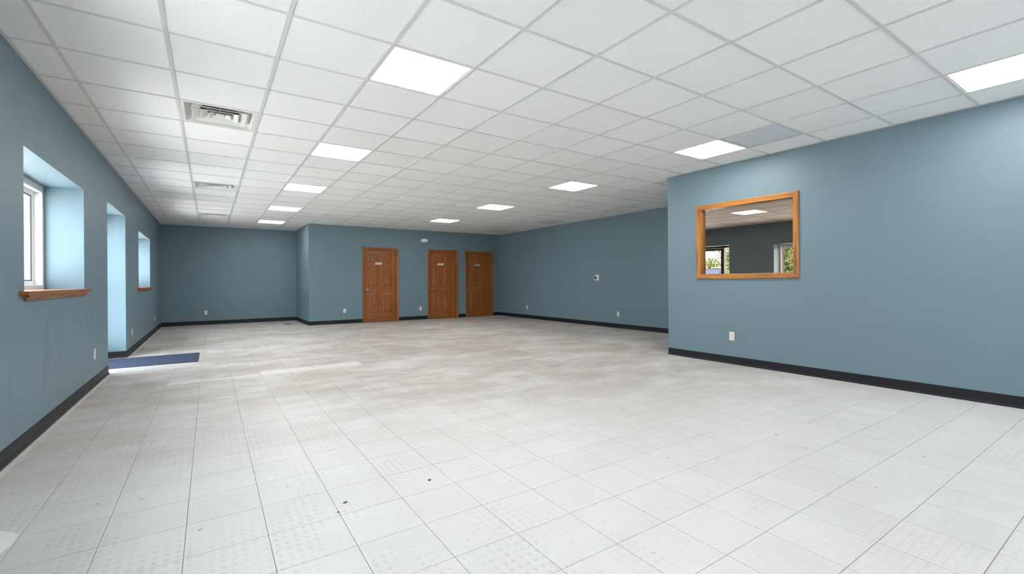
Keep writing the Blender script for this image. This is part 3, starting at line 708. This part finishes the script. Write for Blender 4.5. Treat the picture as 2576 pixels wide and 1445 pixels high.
pp = [(.035, .115), (.056, .094), (.090, .060), (.116, .018), (.112, -.078), (.100, -.141), (-.02, -.17), (-.15, -.12), (-.14, .07), (-.05, .12)]
tag(MB().frustum([(x, y, .0004) for x, y in pp], [(x, y, .0012) for x, y in pp]).build('paper_scrap', plain('white_paper', (0.80, 0.79, 0.77), 0.7)), 'torn white scrap on the floor at the lower left', 'scrap')
M_CRUMB = plain('brown_crumb', (0.10, 0.065, 0.045), 0.8, var=0.4, vs=60)
for n, (x, y, r, lab) in enumerate(((1.39, -.498, .008, 'dark brown crumb on the floor, left of the other large one'), (1.847, -.497, .0075, 'dark reddish crumb on the floor, right of the centre foreground'), (1.339, -.578, .005, 'small brown crumb beside the foreground crumb'), (4.199, -1.221, .005, 'tiny brown crumb on the right foreground tiles'))):
    bm = bmesh.new(); bmesh.ops.create_icosphere(bm, subdivisions=2, radius=r)
    for v in bm.verts: v.co *= 0.75 + 0.5 * random.random(); v.co.z = max(0.0006, v.co.z * .45 + r * .3); v.co.x *= 1.4
    me = bpy.data.meshes.new('crumb'); bm.to_mesh(me); bm.free()
    o = link('crumb', me, M_CRUMB, loc=(x, y, 0)); o.rotation_euler = (0, 0, n); tag(o, lab, 'crumb', 'crumbs on the floor')

# ------------------------------------------------------------------ outside
def mat_ground():
    m, nt, b = newmat('pale_bounce_paving'); p = pos(nt)
    lk(nt, mixc(nt, noise(nt, p, 3, 5), (0.46, 0.46, 0.44), (0.58, 0.58, 0.56)), b.inputs['Base Color']); b.inputs['Roughness'].default_value = 0.95; return m  # paving made paler so bounced sun lights the recess heads and ceiling
struct(MB().box(-70, 40, -50, 90, -.25, -.06).build('ground_outside', mat_ground()), 'pale paved ground outside the building', 'ground')
def mat_leaf(name, a, b2):
    m, nt, b = newmat(name)
    lk(nt, mixc(nt, noise(nt, pos(nt), 2.5, 3), a, b2), b.inputs['Base Color']); b.inputs['Roughness'].default_value = 0.6
    b.inputs['Transmission Weight'].default_value = 0.0; return m
LEAF_A = mat_leaf('light_green_leaves', (0.045, 0.075, 0.010), (0.110, 0.140, 0.040)); LEAF_B = mat_leaf('blue_green_leaves', (0.018, 0.042, 0.030), (0.050, 0.090, 0.070))
M_BARK = plain('grey_bark', (0.16, 0.13, 0.10), 0.9, var=0.3)
def tree(x, y, h, r, leaf, label, nleaf=2600, low=0.25, seed=1, nb=10):
    rnd = random.Random(seed); t = tag(empty('leafy_tree', (x, y, -.06)), label, 'tree', 'trees outside the windows')
    tr = MB().tube((0, 0, 0), (0.1, 0, h * .55), .16, .09, 10)
    blobs = []
    for k in range(nb):
        g = rnd.random() * 6.28; q = r * (.25 + .5 * rnd.random()); z = h * (low + (0.93 - low) * rnd.random())
        c = Vector((q * math.cos(g), q * math.sin(g), z)); blobs.append((c, r * (.30 + .25 * rnd.random())))
        tr.tube((0.06, 0, h * (.2 + .3 * rnd.random())), c, .05, .015, 6)
    tr.build('trunk', M_BARK, t)
    lv = MB()
    for k in range(nleaf):
        c, br = rnd.choice(blobs); d = Vector((rnd.gauss(0, 1), rnd.gauss(0, 1), rnd.gauss(0, 1))).normalized() * br * (rnd.random() ** .4)
        p = c + d; s = .05 + .07 * rnd.random()
        e1 = Vector((rnd.gauss(0, 1), rnd.gauss(0, 1), rnd.gauss(0, 1))).normalized(); e2 = e1.orthogonal().normalized()
        lv.poly([p - e1 * s, p + e2 * s * .5, p + e1 * s, p - e2 * s * .5], [(0, 1, 2, 3)])
    o = link('foliage', bpy.data.meshes.new('foliage'), leaf, t); o.data.from_pydata(lv.v, [], lv.f); o['kind'] = 'stuff'
tree(-10.5, 7.9, 6.4, 2.7, LEAF_A, 'light green bushy tree seen at the right of the mirror', 60000, .06, 3, 30)
tree(-20.5, 14.9, 9.5, 3.3, LEAF_B, 'blue green tree seen through the door in the mirror', 26000, .16, 5, 14)
tree(-24.0, 18.5, 4.2, 2.6, LEAF_A, 'low light green tree at the far left of the mirror', 16000, .10, 8)
tree(-17.0, 30.0, 7.0, 3.2, LEAF_A, 'tall light green tree far beyond the near window', 9000, .15, 11)

# white van parked outside, seen through the door in the mirror
van = tag(empty('parked_van', (-13.0, 12.6, -.06), math.radians(80)), 'dark blue van with white roof rails parked outside the glass door', 'van')
M_VAN = plain('dark_blue_car_paint', (0.020, 0.030, 0.065), 0.5, var=0.02); M_VG = plain('dark_van_glass', (0.025, 0.04, 0.08), 0.12, var=0.1)
side = [(-2.35, .45), (-2.38, .95), (-2.2, 1.72), (-2.05, 1.86), (.55, 1.86), (.75, 1.80), (1.55, 1.18), (2.35, 1.02), (2.48, .80), (2.48, .42)]
loops = []
for yy, k in ((-.93, .97), (-.97, 1.0), (.97, 1.0), (.93, .97)):
    loops.append([(px * k, yy * (0.80 if pz > 1.5 else 1.0), .42 + (pz - .42) * (1 if k == 1 else .985)) for px, pz in side])
MB().sweep(loops).build('body', M_VAN, van, 0.03)
for sg in (-1, 1):
    for x0, x1, x2, x3 in ((-2.05, -1.25, -1.25, -1.98), (-1.15, -.25, -.25, -1.15), (-.15, 1.15, .62, -.15)):
        MB().frustum([(x0, sg * .955, 1.15), (x1, sg * .955, 1.15), (x2, sg * .80, 1.68), (x3, sg * .80, 1.68)], [(x0, sg * .985, 1.15), (x1, sg * .985, 1.15), (x2, sg * .83, 1.68), (x3, sg * .83, 1.68)]).build('side_window', M_VG, van)
    for wx in (-1.5, 1.55):
        wh = MB().tube((wx, sg * .75, .34), (wx, sg * .96, .34), .34, n=24).build('wheel', M_BLACK, van)
        MB().tube((wx, sg * .955, .34), (wx, sg * .975, .34), .20, n=18).build('hub_cap', M_CHROME, wh)
MB().frustum([(.80, -.68, 1.76), (.80, .68, 1.76), (1.50, .86, 1.23), (1.50, -.86, 1.23)], [(.83, -.68, 1.80), (.83, .68, 1.80), (1.54, .86, 1.26), (1.54, -.86, 1.26)]).build('windscreen', M_VG, van)
for yy in (-.66, .66): MB().tube((-1.9, yy, 1.90), (.4, yy, 1.90), .02, n=8).box(-1.9, -1.84, yy - .015, yy + .015, 1.84, 1.90).box(.34, .4, yy - .015, yy + .015, 1.84, 1.90).build('roof_rail', M_WHITE, van)
